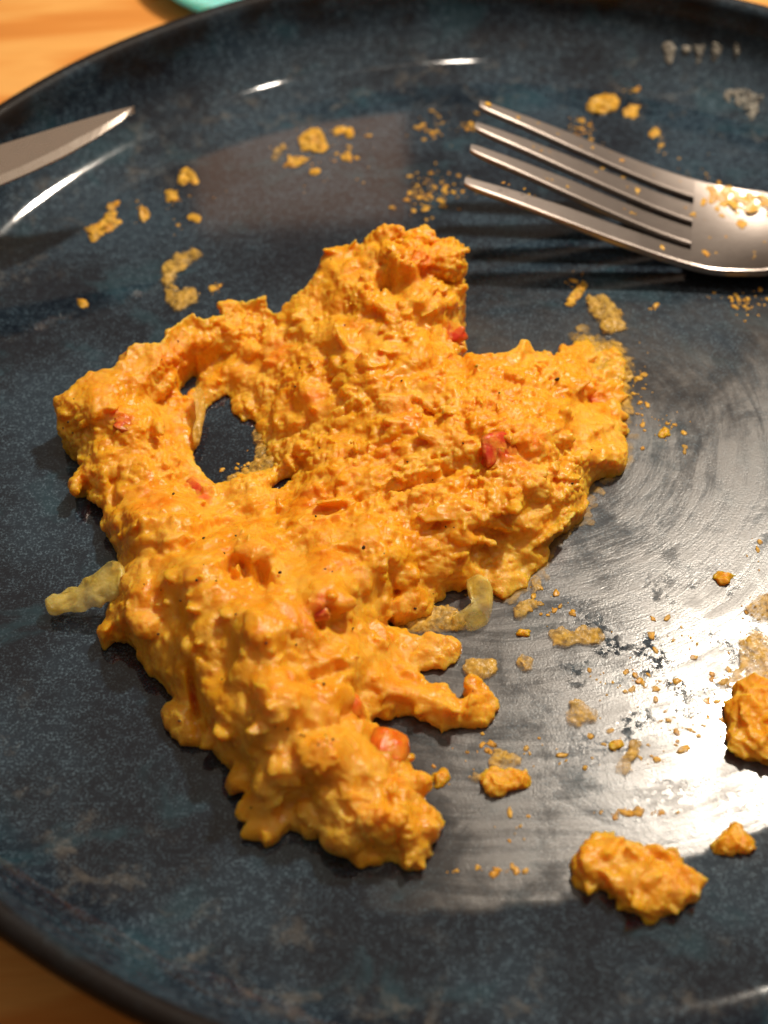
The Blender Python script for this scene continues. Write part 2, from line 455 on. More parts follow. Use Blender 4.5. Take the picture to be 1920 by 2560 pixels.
# ------------------------------------------------------------------ fork
def fork():
    tip0 = np.array([-6.2, 62.2]); ang = math.radians(-9.5)
    ax = np.array([math.cos(ang), math.sin(ang)]); lat = np.array([-ax[1], ax[0]])
    ss = [0, 10, 20, 30, 38, 46, 53, 60, 68, 78, 90, 105, 125, 142, 165, 196]
    zz = [21.0, 17.6, 13.9, 10.0, 7.0, 4.6, 3.3, 2.9, 3.8, 7.0, 11.6, 15.6, 18.4, 20.4, 22.6, 24.6]
    from_ = lambda s: float(np.interp(s, sdense, zdense))
    sdense = np.linspace(0, 196, 400)
    zl = np.interp(sdense, ss, zz)
    k = np.exp(-np.linspace(-2.2, 2.2, 25)**2); k /= k.sum()
    zdense = np.convolve(np.pad(zl, 12, mode='reflect', reflect_type='odd'), k, 'valid')
    def halfw(s):
        return float(np.interp(s, [44, 52, 60, 68, 76, 84, 95, 110, 135, 170, 188, 193, 196], [13.93, 13.8, 12.9, 10.7, 7.4, 4.9, 3.7, 3.4, 4.6, 8.2, 9.6, 8.0, 4.0]))
    def surf(s, v, hw, dz=0.0, top=True, thick=1.9, dish=0.0, bev=1.0):
        z = from_(s) + dz + dish*(v/13.0)**2
        p = tip0 + ax*s + lat*v
        return (p[0], p[1], z + (0 if top else -thick))
    root = empty('fork', (tip0[0]+ax[0]*60, tip0[1]+ax[1]*60, 0))
    tag(root, 'steel four tined fork with food residue resting on the plate', 'fork')
    off = np.array(root.location)/MM
    def strip(name, s_list, c_fn, h_fn, dz_fn, thick_fn, dish_fn, nv=9):
        rows = []
        for s in s_list:
            c, hw, dz, th = c_fn(s), h_fn(s), dz_fn(s), thick_fn(s)
            ring = []
            b = min(.55, hw*.35)
            vs = np.linspace(-hw+b, hw-b, nv)
            top = [(-hw, -.62), (-hw+b*.3, -.16)] + [(v, 0) for v in vs] + [(hw-b*.3, -.16), (hw, -.62)]
            bot = [(hw, -th+.55), (hw-b*.5, -th+.1)] + [(v, -th) for v in vs[::-1]] + [(-hw+b*.5, -th+.1), (-hw, -th+.55)]
            for v, q in top+bot:
                x, y, z = surf(s, c+v, hw, dz)
                ring.append((x, y, z + q + dish_fn(s)*((c+v)/13.0)**2))
            rows.append(ring)
        V = np.array(rows); nu, nr = V.shape[:2]
        F = grid_faces(nu, nr, wrap_v=True).tolist()
        n0 = nu*nr
        F.append([n0+i for i in range(nr)][::-1]); F.append([n0+nr+i for i in range(nr)])
        me = mesh_np(name, np.vstack([V.reshape(-1, 3), V[0], V[-1]])-off, F)
        smooth(me)
        me.set_sharp_from_angle(angle=math.radians(14))
        return obj(name, me, M_STEEL, root)
    dish = lambda s: float(np.interp(s, [0, 30, 50, 62, 80, 90], [0, .2, 1.0, 2.4, .6, 0]))
    pitch = 7.45
    for i in range(4):
        c0 = (1.5-i)*pitch            # tine 0 = far side (+lat)
        extra = -2.0 if i == 3 else 0.0
        w_root = 2.85 if i in (1, 2) else 2.75
        cr = c0 + (0 if i in (1, 2) else (-.45 if i == 0 else .45)) * -1*0
        cfn = lambda s, c0=c0, i=i: c0 + (-.7 if i == 3 else 0.0)*(1-s/46)
        hfn = lambda s, w=w_root: float(np.interp(s, [0, .8, 3, 20, 46], [.95, 1.3, 1.55, 2.45, w]))
        dzf = lambda s, e=extra: e*max(0, 1-s/36)**1.2
        thf = lambda s: float(np.interp(s, [0, 3, 46], [1.15, 1.5, 2.0]))
        strip('tine', list(np.concatenate([[0, .5, 1.2, 2.5], np.linspace(4, 46.02, 26)])), cfn, hfn, dzf, thf, dish, 5)
    strip('fork_head', list(np.linspace(46, 88, 34)), lambda s: 0, halfw, lambda s: 0, lambda s: 2.0, dish, 21)
    strip('handle', list(np.linspace(87.7, 196, 60)), lambda s: 0, halfw, lambda s: 0, lambda s: float(np.interp(s, [88, 100, 196], [2.0, 3.2, 2.6])), dish, 9)
    def on_fork(s, v):
        x, y, z = surf(s, v, 0); return np.array([x, y, z + dish(s)*(v/13)**2])
    return root, on_fork
FORK, on_fork = fork()

# ------------------------------------------------------------------ knife
def knife():
    tip = at([(287, 223)], 24.0)[0]
    sp = at([(0, 311)], 21.6)[0]
    d = (sp-tip); d[2] = 0
    Ln = np.linalg.norm(d[:2]); ax = d/Ln
    # the spine runs tip->sp; the cutting edge is on the near side
    lat = np.array([-ax[1], ax[0], 0.0])
    if lat[1] > 0: lat = -lat
    edge = at([(0, 403)], 19.0)[0]
    root = empty('table_knife', (tip+ax*95)*np.array([1, 1, 0]))
    tag(root, 'plain steel table knife leaning on the plate rim with its tip over the plate', 'knife')
    off = np.array(root.location)/MM
    slope = -.085
    roll = .16
    def P(s, w, q):       # s along from tip, w from the spine toward the edge, q up
        p = tip + ax*s + lat*w
        p = p.copy(); p[2] = 24.0 + slope*s + q - roll*w
        return p - off
    W = float(np.dot(edge-sp, lat))
    wid = lambda s: float(np.interp(s, [0, .4, 1.5, 4, 9, 16, 24, 34, 50, 80, 100], [1.15, 1.75, 2.9, 4.7, 7.4, 10.2, 12.4, 14.2, 16.0, 17.0, 17.0]))*W/13.4
    ssp = lambda s: float(np.interp(s, [0, .4, 1.5, 6, 15, 40], [.80, .6, .4, .15, 0, 0]))
    rows = []
    for s in np.concatenate([np.linspace(0, 6, 10), np.linspace(7, 104, 50)]):
        w = wid(s); w0 = ssp(s); bv = min(1.9, w*.30)
        th = 1.5
        rows.append([P(s, w0, -.25), P(s, w0+.25, 0), P(s, w0+(w-w0)*.5, 0), P(s, w-bv, 0), P(s, w-.02, -.40), P(s, w, -.75), P(s, w-bv, -th), P(s, w0+.25, -th), P(s, w0, -th+.25)])
    V = np.array(rows); nu, nr = V.shape[:2]
    F = grid_faces(nu, nr, wrap_v=True).tolist(); F.append(list(range(nr))); F.append([(nu-1)*nr+i for i in range(nr)][::-1])
    me = mesh_np('blade', V.reshape(-1, 3), F)
    bm = bmesh.new(); bm.from_mesh(me); bmesh.ops.recalc_face_normals(bm, faces=bm.faces); bm.to_mesh(me); bm.free()
    obj('blade', me, M_BLADE, root)
    rows = []
    for s in np.linspace(103, 215, 40):
        hw = float(np.interp(s, [103, 110, 125, 190, 208, 213, 215], [5, 5.5, 6.5, 9, 9.4, 7.5, 3.0])); hh = float(np.interp(s, [103, 112, 200, 213, 215], [.9, 3.2, 3.6, 3.0, 1.2]))
        a = np.linspace(0, 2*math.pi, 20, endpoint=False)
        rows.append([P(s, wid(100)*.5+hw*math.cos(t), -1+hh*math.sin(t)+.25*(s-103)*.12) for t in a])
    V = np.array(rows); nu, nr = V.shape[:2]
    F = grid_faces(nu, nr, wrap_v=True).tolist(); F.append(list(range(nr))); F.append([(nu-1)*nr+i for i in range(nr)][::-1])
    me = mesh_np('handle', V.reshape(-1, 3), F)
    bm = bmesh.new(); bm.from_mesh(me); bmesh.ops.recalc_face_normals(bm, faces=bm.faces); bm.to_mesh(me); bm.free()
    smooth(me); obj('handle', me, M_STEEL, root)
knife()

# ------------------------------------------------------------------ lumpy food: many irregular lumps fused by a voxel remesh
def _ico(n):
    bm = bmesh.new(); bmesh.ops.create_icosphere(bm, subdivisions=n, radius=1)
    v = np.array([q.co[:] for q in bm.verts]); f = np.array([[q.index for q in t.verts] for t in bm.faces]); bm.free()
    return v, f
ICO2 = _ico(2); ICO3 = _ico(3)
_cv = np.sign(ICO3[0])*np.abs(ICO3[0])**.55
CUBO = (_cv/np.abs(_cv).max(), ICO3[1])
def rand_rot(n, flat=None, yaw=None):
    """n rotation matrices; random, or random yaw with a small tilt when flat is given"""
    if flat is None:
        q = rng.normal(size=(n, 4))
    else:
        y = rng.uniform(0, 2*math.pi, n) if yaw is None else yaw
        q = np.stack([np.cos(y/2), rng.normal(0, flat, n), rng.normal(0, flat, n), np.sin(y/2)], -1)
    q /= np.linalg.norm(q, axis=1)[:, None]
    w, x, y, z = q.T
    return np.stack([np.stack([1-2*(y*y+z*z), 2*(x*y-z*w), 2*(x*z+y*w)], -1),
                     np.stack([2*(x*y+z*w), 1-2*(x*x+z*z), 2*(y*z-x*w)], -1),
                     np.stack([2*(x*z-y*w), 2*(y*z+x*w), 1-2*(x*x+y*y)], -1)], 1)
def lumps(centres, scales, rots, jag=.32, ico=ICO2):
    """irregular lumps; centres (n,3), scales (n,3) mm"""
    n = len(centres); bv, bf = ico
    m = len(bv)
    V = np.repeat(bv[None], n, 0)
    ph = rng.uniform(0, 50, (n, 1, 3))
    nz = fbm((V*1.35+ph).reshape(-1, 3), 2).reshape(n, m, 1)
    V = V*(1+jag*nz)
    V = V*scales[:, None, :]
    V = np.einsum('nij,nmj->nmi', rots, V) + centres[:, None, :]
    F = (bf[None] + (np.arange(n)*m)[:, None, None]).reshape(-1, 3)
    return V.reshape(-1, 3), F
def fuse(name, parts, voxel, disp=(), smooth_it=0):
    V = np.vstack([p[0] for p in parts]); o = 0; Fs = []
    for p in parts:
        Fs.append(p[1]+o); o += len(p[0])
    me = mesh_np(name+'_raw', V, np.vstack(Fs))
    ob = bpy.data.objects.new(name+'_raw', me); COL.objects.link(ob)
    md = ob.modifiers.new('r', 'REMESH'); md.mode = 'VOXEL'; md.voxel_size = voxel*MM; md.adaptivity = 0
    if smooth_it:
        ms = ob.modifiers.new('s', 'SMOOTH'); ms.factor = .5; ms.iterations = smooth_it
    for i, (size, strength, kind) in enumerate(disp):
        tx = bpy.data.textures.new(name+'_tx%d' % i, kind)
        if kind == 'CLOUDS': tx.noise_scale = size*MM; tx.noise_depth = 2
        elif kind == 'VORONOI': tx.noise_scale = size*MM; tx.distance_metric = 'DISTANCE'
        dm = ob.modifiers.new('d%d' % i, 'DISPLACE'); dm.texture = tx; dm.strength = strength*MM; dm.mid_level = .5; dm.texture_coords = 'LOCAL'
    dg = bpy.context.evaluated_depsgraph_get(); dg.update()
    out = bpy.data.meshes.new_from_object(ob.evaluated_get(dg), depsgraph=dg)
    out.name = name
    bpy.data.objects.remove(ob, do_unlink=True); bpy.data.meshes.remove(me)
    smooth(out)
    return out

def in_poly(P, poly):
    x, y = P[:, 0], P[:, 1]; c = np.zeros(len(P), bool)
    n = len(poly)
    for i in range(n):
        x1, y1 = poly[i][:2]; x2, y2 = poly[(i+1) % n][:2]
        if y1 == y2: continue
        k = ((y1 > y) != (y2 > y)) & (x < (x2-x1)*(y-y1)/(y2-y1)+x1)
        c ^= k
    return c
def seg_dist(P, a, b):
    a = np.asarray(a, float); b = np.asarray(b, float); d = b-a
    t = np.clip(((P-a)@d)/max(d@d, 1e-9), 0, 1)
    return np.hypot(*(P-a-t[:, None]*d).T), t
def poly_dist(P, poly, closed=True):
    D = np.full(len(P), 1e9); Zv = np.zeros(len(P))
    n = len(poly)
    for i in range(n if closed else n-1):
        a, b = poly[i], poly[(i+1) % n]
        d, t = seg_dist(P, a[:2], b[:2])
        k = d < D
        D[k] = d[k]
        if len(a) > 2:
            Zv[k] = (a[2]+(b[2]-a[2])*t)[k]
    return D, Zv

# traced outline of the heap (x, y in the 1659 px copy, height of the visible edge in mm)
OUT = [(835,480,21),(870,490,22),(905,492,22),(918,477,22),(940,500,22),(950,515,21),(985,512,20),(1000,525,18),(995,550,15),(985,580,13),(1000,600,13),(1003,640,11),
(990,680,9),(1000,715,7),(1000,745,6),(985,765,8),(1000,778,9),(1010,760,10),(1050,762,11),(1090,760,11),(1120,745,11),(1130,728,12),(1145,735,11),(1145,757,9),(1200,765,6),
(1235,740,2),(1275,730,1),(1290,758,1),(1330,745,1),(1352,775,1),(1345,840,1),(1340,900,2),(1345,950,3),(1358,975,3),(1345,1005,2.5),(1310,1010,2),(1285,1020,2),
(1270,1050,2),(1265,1100,2),(1240,1125,2),(1200,1150,2),(1180,1170,2),(1185,1200,1),(1160,1235,.8),(1130,1270,.7),(1090,1285,.7),(1070,1280,.8),(1030,1255,1.5),(1000,1262,2),
(960,1268,2),(935,1290,2),(930,1318,2),(870,1340,2),(835,1330,3),(828,1350,2.5),(850,1350,2),(880,1366,2),(930,1372,2),(980,1380,2),(997,1395,2),(985,1428,1.5),(950,1440,1.2),(920,1432,1.2),
(895,1448,2),(920,1470,3),(960,1480,3),(985,1500,3),(1000,1512,3),(1020,1495,4),(1010,1470,4.5),(1020,1453,4.5),(1040,1458,4),(1058,1490,3),(1075,1512,2),(1070,1550,1.5),(1045,1565,1.5),
(1000,1562,1.5),(960,1568,1.5),(930,1555,1.5),(890,1530,2),(850,1532,2),(812,1520,3),(803,1535,4),(800,1555,4),(815,1585,5),(850,1590,6),(872,1612,6),(870,1640,6),(890,1652,5),(905,1680,5),(910,1720,4),
(930,1740,4),(942,1770,3),(935,1810,2.5),(915,1830,1.5),(920,1860,1),(900,1878,.8),(880,1870,.8),(850,1855,1),(800,1855,1),(765,1840,1),(750,1815,2),(730,1800,2.5),(700,1780,3),(680,1795,3),
(665,1800,3),(655,1780,3),(620,1775,3),(575,1815,3),(555,1780,3),(520,1750,3),(525,1720,3),(540,1700,3),(520,1660,3),(490,1640,3),(465,1620,2.5),(445,1585,2.5),(430,1570,3),(420,1598,2),(395,1600,2),
(370,1580,2),(350,1550,2),(360,1515,2.5),(385,1510,3),(360,1470,3),(330,1450,2),(305,1420,2),(290,1390,2),(265,1370,2),(240,1365,3),(215,1378,4),(210,1355,4),(225,1335,4),(235,1300,4),(245,1275,4),
(255,1230,4),(258,1200,4),(250,1160,4),(230,1130,4),(220,1090,4),(215,1062,4),(200,1055,4),(185,1030,5),(150,1045,5),(155,1030,6),(180,1000,5),(172,960,6),(150,950,6),(130,920,8),(120,880,9),(120,855,11),
(140,840,12),(170,820,12.5),(190,800,13),(230,795,13),(265,785,13),(275,745,13.5),(300,735,13.5),(345,735,13),(360,715,13),(400,680,13),(420,675,13),(440,690,12.5),(480,680,11.5),(490,650,12),(520,645,12),
(550,635,12),(570,635,11.5),(573,650,10),(560,670,8),(600,670,10),(640,635,12),(690,590,14),(690,560,15),(715,530,16),(750,525,17),(790,520,18),(800,500,20)]
HOLES = [
 [(490,840,1),(505,855,1),(500,880,1),(520,905,1),(545,900,1),(562,930,1),(574,970,1),(602,1000,1),(575,1014,1),(530,1020,1),(490,1040,1.2),(460,1045,1.5),(440,1022,2.5),(415,995,3),(415,970,1.5),(430,940,1.2),(422,912,1),(440,895,1),(455,868,1)],
 [(440,788,1),(424,835,1),(398,850,2.5),(380,848,3),(392,825,1),(415,803,1)],
 [(578,1050,1.5),(608,1024,1),(645,1008,1),(630,1042,3),(600,1058,3)],
]
CTRL = np.array([(900,540,23),(860,520,23),(950,540,21),(850,625,18),(940,640,18),(740,590,18),(760,700,15),(900,740,17),(960,720,12),(680,690,12),(600,740,8),(540,800,5),(520,850,3),(620,900,6),(556,705,5.5),(535,745,5),(480,775,4),(700,850,11),(800,830,15),(590,980,3),
(500,695,8),(420,740,9),(330,800,11),(220,860,13.5),(160,890,12),(300,900,11.5),(380,870,5),(230,980,10),(340,990,9),(405,930,3),(180,940,9),(420,1030,4),
(1000,850,14),(1100,820,13),(1220,820,8),(1320,800,1.6),(1310,860,3),(1050,950,15),(1180,900,14),(1290,930,9),(1100,1050,13),(1250,1000,11),(1000,1100,12),(1180,1100,8),(900,1000,13),(800,980,11),(700,1040,11),(600,1090,8),(500,1080,6),
(300,1130,12),(400,1130,13),(290,1250,13),(450,1250,18),(550,1200,16),(650,1130,14),(800,1180,14),(950,1180,10),(1080,1190,5),(1120,1250,2),(900,1270,7),(560,1350,21),(700,1280,17),(800,1330,10),(430,1400,15),(330,1380,9),
(600,1500,20),(480,1520,14),(720,1450,15),(700,1600,17),(600,1650,14),(570,1720,8),(800,1480,8),(900,1400,3.5),(960,1400,3),(870,1500,5),(960,1525,4.5),(1040,1530,4.5),(800,1640,12),(850,1720,11),(760,1740,12),(890,1780,8),(690,1740,8),(620,1760,5),(830,1835,4),(400,1560,5)], float)
# creases and cavities: (polyline, half width px, depth mm)
CREASE = [([(690,1135),(780,1095),(860,1062),(1000,1012)],7,4.0),([(400,1175),(460,1140),(530,1112),(610,1105)],7,3.2),([(600,1110),(680,1085),(740,1062)],6,2.5),
([(495,1235),(535,1228),(560,1248)],17,6.5),([(520,1215),(530,1240)],9,3),([(635,1368),(680,1352),(725,1340)],9,4.5),([(690,1330),(705,1322)],7,3),([(820,612),(860,602),(905,590),(960,585)],14,7.0),([(840,580),(860,600)],17,4.0),
([(700,1240),(780,1205),(860,1165)],6,2.2),([(600,945),(690,905),(800,868),(840,850)],9,3.0),([(405,1435),(418,1500),(430,1545)],10,4.0),([(620,690),(580,705),(545,735)],8,2),([(900,870),(1000,930),(1100,965)],9,2.2),
([(760,1075),(900,1035),(1060,985)],7,2.2),([(820,1110),(930,1075),(1050,1040)],6,2.0),([(1180,1010),(1100,965),(1020,930)],7,1.6),([(640,1470),(690,1462),(740,1440)],12,4.0),([(740,1545),(700,1570),(650,1565)],11,3.5),([(300,940),(345,960)],6,1.5),([(250,1000),(240,1060),(265,1120)],9,2.5),
([(840,1215),(860,1260),(835,1330)],8,3.0),([(730,1190),(770,1200)],7,2),([(300,1200),(400,1185)],7,2.0),([(380,1300),(400,1360),(440,1420)],9,2.0),([(860,1640),(830,1700),(850,1770)],8,2),([(600,1700),(700,1720),(760,1760)],8,2.2),
([(900,700),(860,760),(830,800)],7,1.8),([(1010,800),(980,860),(1000,900)],8,1.8),([(1150,790),(1200,860),(1180,900)],8,1.8),([(700,760),(720,820)],8,1.6)]
SEP = ((700,1240),)

def z_field(P):
    Do, Zo = poly_dist(P, OUT)
    for h in HOLES:
        d, zv = poly_dist(P, h); k = d < Do
        Do = np.where(k, d, Do); Zo = np.where(k, zv, Zo)
    w = 1/(((P[:, None, :]-CTRL[None, :, :2])**2).sum(-1)+300.0)**1.7
    zc = (w*CTRL[:, 2]).sum(1)/w.sum(1)
    e = np.exp(-Do/32.0)
    z = .86*(zc*(1-e)+Zo*e)
    # the crust and folds of the heap
    for pl, wd, dp in CREASE:
        D = np.full(len(P), 1e9)
        for i in range(len(pl)-1):
            d, _ = seg_dist(P, pl[i], pl[i+1]); D = np.minimum(D, d)
        wob = np.maximum(.25, 1+.75*fbm(np.column_stack([P/16.0, np.zeros(len(P))]), 2))
        z = z-dp*np.exp(-(D/(wd*wob))**2)
    return np.maximum(z, .5), Do

def build_heap():
    st = 2.5
    xs = np.arange(100, 1380, st); ys = np.arange(460, 1890, st)
    X, Y = np.meshgrid(xs, ys); P = np.column_stack([X.ravel(), Y.ravel()])
    wob = np.column_stack([fbm(np.column_stack([P/16.0, np.zeros(len(P))]), 2), fbm(np.column_stack([P/16.0+40, np.ones(len(P))]), 2)])*4.0
    Pw = P+wob
    m = in_poly(Pw, OUT)
    for h in HOLES: m &= ~in_poly(Pw, h)
    P = P[m]
    z, D = z_field(P)
    # lumpy relief (mm): larger folds and medium crumbs, coarser where the mash is torn (right and top), creamier low on the left
    tear = np.clip((P[:, 0]*.9+(1500-P[:, 1])*.55-700)/500, 0.18, 1)*np.clip(.8+.5*vnoise(np.column_stack([P/70.0, np.full(len(P), 8.0)])), .3, 1.1)
    Q = np.column_stack([P/30.0, np.zeros(len(P))])
    # drag lines run up to the right
    dirn = np.array([.93, -.36]); per = np.array([.36, .93])
    Qs = np.column_stack([P@dirn/85.0, P@per/20.0, np.full(len(P), 5.0)])
    amp = np.clip(D/30, .15, 1)
    warp = np.column_stack([fbm(Q*.8+31, 2), fbm(Q*.8+63, 2), np.zeros(len(P))])
    lay = np.tanh(5*fbm(Qs*np.array([.8, .75, 1])+warp*.55+3, 2))          # torn layers, steep at their edges
    lay2 = np.tanh(4*fbm(Q*1.15+warp*.8+77, 2))
    fine = .42-np.abs(fbm(Q*1.9+warp*.5, 3))
    band = np.exp(-((P@per-1190)/150)**2)                                 # fork drag ridges across the middle
    Qd = np.column_stack([P@dirn/210.0, P@per/21.0, np.full(len(P), 31.0)])+warp*np.array([.1, .35, 0])
    drag = band*(.55-np.abs(fbm(Qd, 2)))*2.3
    rel = amp*(tear*(.42*lay+.5*(.42-np.abs(fbm(Qs*1.4+12, 2))))*(1-.5*band)+drag+(.15+.25*tear)*lay2+(.25+.45*tear)*fine+1.1*fbm(Q*.42+9, 2))
    z = np.maximum(z+rel, .4)
    W3 = at(P, z)
    # ---- base solid: height grid in plan
    g = .36
    x0, y0 = W3[:, 0].min()-3, W3[:, 1].min()-3
    nx = int((W3[:, 0].max()+3-x0)/g)+1; ny = int((W3[:, 1].max()+3-y0)/g)+1
    H = np.full((nx, ny), -1.0)
    ix = ((W3[:, 0]-x0)/g).astype(int); iy = ((W3[:, 1]-y0)/g).astype(int)
    np.maximum.at(H, (ix, iy), W3[:, 2])
    for _ in range(6):                         # close pinholes
        pad = np.pad(H, 1, constant_values=-1)
        nb = np.stack([pad[a:a+nx, b:b+ny] for a in range(3) for b in range(3)])
        ok = (nb > -1)
        fill = (H < 0) & (ok.sum(0) >= 5)
        av = np.where(ok, nb, 0).sum(0)/np.maximum(ok.sum(0), 1)
        H = np.where(fill, av, H)
    parts = []
    # columns as one closed mesh: top at H-sink, bottom at z=-.2 (in the glaze by a hair)
    sink = .25
    occ = H > 0.8
    top = np.where(occ, np.maximum(H-sink, .3), -1)
    # closed blocks of cells (voxel remesh rounds them off)
    vi = -np.ones((nx+1, ny+1), int)
    cells = np.argwhere(occ)
    hc = np.zeros((nx+1, ny+1)); cnt = np.zeros((nx+1, ny+1))
    for dx in (0, 1):
        for dy in (0, 1):
            np.add.at(hc, (cells[:, 0]+dx, cells[:, 1]+dy), top[occ]); np.add.at(cnt, (cells[:, 0]+dx, cells[:, 1]+dy), 1)
    used = np.argwhere(cnt > 0); vi[used[:, 0], used[:, 1]] = np.arange(len(used)); nV = len(used)
    tv = np.column_stack([x0+used[:, 0]*g, y0+used[:, 1]*g, (hc/np.maximum(cnt, 1))[used[:, 0], used[:, 1]]])
    bv = tv.copy(); bv[:, 2] = .05
    a = vi[cells[:, 0], cells[:, 1]]; b = vi[cells[:, 0]+1, cells[:, 1]]; c = vi[cells[:, 0]+1, cells[:, 1]+1]; d = vi[cells[:, 0], cells[:, 1]+1]
    T = [np.column_stack([a, b, c]), np.column_stack([a, c, d]), np.column_stack([a, c, b])+nV, np.column_stack([a, d, c])+nV]
    for (dx, dy, p, q) in ((-1, 0, d, a), (1, 0, b, c), (0, -1, a, b), (0, 1, c, d)):
        o2 = np.zeros(len(cells), bool)
        ii = cells[:, 0]+dx; jj = cells[:, 1]+dy
        ins = (ii >= 0) & (ii < nx) & (jj >= 0) & (jj < ny)
        o2[ins] = occ[ii[ins], jj[ins]]
        k = ~o2
        T.append(np.column_stack([p[k], p[k]+nV, q[k]+nV])); T.append(np.column_stack([p[k], q[k]+nV, q[k]]))
    parts.append((np.vstack([tv, bv]), np.vstack(T)))
    # ---- lumps sitting in the visible surface
    n = len(P)
    def pick(k, sel=None):
        return rng.choice(np.flatnonzero(sel) if sel is not None else n, k, replace=True)
    def add(idx, rlo, rhi, asp, sinkf, jag, flat=None, along=False, ico=ICO2, thin=None):
        k = len(idx); r = rlo+(rhi-rlo)*rng.random(k)**1.8
        r = np.minimum(r, .35+W3[idx, 2]*.42+.25)
        sc = np.stack([r*(1+asp*rng.random(k)), r, r*(rng.uniform(.55, 1.0, k) if thin is None else thin*rng.uniform(.7, 1.3, k))], -1)
        ctr = W3[idx].copy(); ctr[:, 2] -= r*sinkf
        ctr[:, 2] = np.maximum(ctr[:, 2], sc[:, 2]*.55)
        yaw = rng.normal(.42, .35, k) if along else None
        parts.append(lumps(ctr, sc, rand_rot(k, flat, yaw), jag, ico))
    inner = D > 8
    right = (tear > .55) & inner
    Dout, _ = poly_dist(P, OUT)
    cr = np.zeros(n)
    for pl, wd, dp in CREASE:
        for i in range(len(pl)-1):
            d, _ = seg_dist(P, pl[i], pl[i+1]); cr = np.maximum(cr, (dp > 2.9)*np.exp(-(d/(wd*1.5))**2))
    free = cr < .3
    inner &= free; right &= free
    add(pick(150, inner), 1.8, 4.2, .9, 1.0, .26, .22)
    add(pick(170, inner), .9, 2.2, 1.0, .80, .32, .3)
    add(pick(190, right), .8, 2.2, 1.5, .40, .46, .20, True, thin=.34)
    add(pick(80, inner), .8, 2.0, 1.2, .30, .44, .25, thin=.38)
    add(pick(110, (D < 14) & (Dout < 14)), .7, 1.8, .7, .85, .36, .3)
    add(pick(420, free & inner), .3, .75, 1.2, .30, .40)
    me = fuse('mash_heap', parts, .30, [(4.0, .3, 'CLOUDS')], 6)
    nv = len(me.vertices)
    co = np.empty(nv*3, np.float32); me.vertices.foreach_get('co', co); co = co.reshape(-1, 3)/MM
    no = np.empty(nv*3, np.float32); me.vertex_normals.foreach_get('vector', no); no = no.reshape(-1, 3)
    cx, cy = at([(560, 1420)], 10)[0][:2]
    tr = np.clip((np.hypot((co[:, 0]-cx)/34, (co[:, 1]-cy)/34)-.35)*1.1, .12, 1)     # creamier low in the middle
    wp = np.column_stack([vnoise(co/1.5+11), vnoise(co/1.5+23), vnoise(co/1.5+37)])*.35
    patch = np.clip(.75+.9*vnoise(co/7.0), .15, 1.3)
    grn = .62*(np.abs(vnoise(co/1.25+wp))-.22)+.36*(np.abs(vnoise(co/.68+40+wp))-.22)     # rounded grains with creases between
    dsp = (grn+.12*fbm(co/2.0, 2))*tr*patch+.14*fbm(co/2.6+90, 2)
    co = co+no*dsp[:, None]
    me.vertices.foreach_set('co', (co*MM).astype(np.float32).ravel()); me.update()
    return me, P, W3, D
heap_me, HP, HW, HD = build_heap()
HC = at([(650, 1200)], 0)[0]
heap = empty('mash_heap', (HC[0], HC[1], 0))
tag(heap, 'big torn heap of orange vegetable mash in the middle of the plate', 'mash')
def child(name, me, mat, parent):
    o = obj(name, me, mat, parent)
    o.matrix_parent_inverse = Matrix.Translation(-Vector(parent.location))
    return o
MASH = child('mash', heap_me, M_MASH, heap)

def surf_at(x, y):
    d = np.hypot(HP[:, 0]-x, HP[:, 1]-y); i = np.argsort(d)[:12]
    return HW[i].mean(0)

# bits of pepper and onion in the heap: (x, y, length px, width px, image angle deg, material, lift)
def bit(name, x, y, L, Wd, ang, mat, lift=.3, thick=.55, label=None, jag=.46):
    c = surf_at(x, y); px = 10.6
    a = math.radians(-ang)
    sc = np.array([[L/px*.44, Wd/px*.44*1.25, max(.5, thick*Wd/px*.44)]])
    q = np.array([math.cos(a/2), 0.12*rng.normal(), .12*rng.normal(), math.sin(a/2)]); q /= np.linalg.norm(q)
    R = np.array(Matrix.Rotation(0, 3, 'X').to_3x3())
    from mathutils import Quaternion
    R = np.array(Quaternion(q).to_matrix())
    # lean towards the viewer like the slope it sits in
    R = np.array(Matrix.Rotation(math.radians(18), 3, 'X')) @ R
    V, F = lumps(c[None]+np.array([[0, -.2, lift-.95]]), sc, R[None], jag, CUBO)
    me = mesh_np(name, V, F); smooth(me)
    o = child(name, me, mat, heap)
    if label: o['label'] = label
    return o
bit('pepper_piece', 1078, 975, 80, 56, -20, M_PEP, 1.15, .40, 'pinkish red square of pepper')
bit('pepper_piece', 975, 722, 62, 24, -12, M_PEP, .5, .6)
bit('pepper_piece', 268, 912, 40, 26, 10, M_PEP, .4, .6)
bit('pepper_piece', 428, 1058, 86, 24, 52, M_PEP, .6, .6, 'long red strip of pepper')
bit('pepper_piece', 842, 1612, 60, 48, 20, M_PEPO, .45, .42, 'bright orange red cube of pepper')
bit('pepper_piece', 1288, 862, 40, 16, 70, M_PEP, .6, .6)
bit('pepper_piece', 692, 1318, 34, 20, 0, M_PEP, .4, .6)
bit('pepper_piece', 762, 1530, 54, 28, 75, M_PEPO, .6, .6)
bit('pepper_piece', 418, 1515, 34, 18, 60, M_PEP, .3, .6)

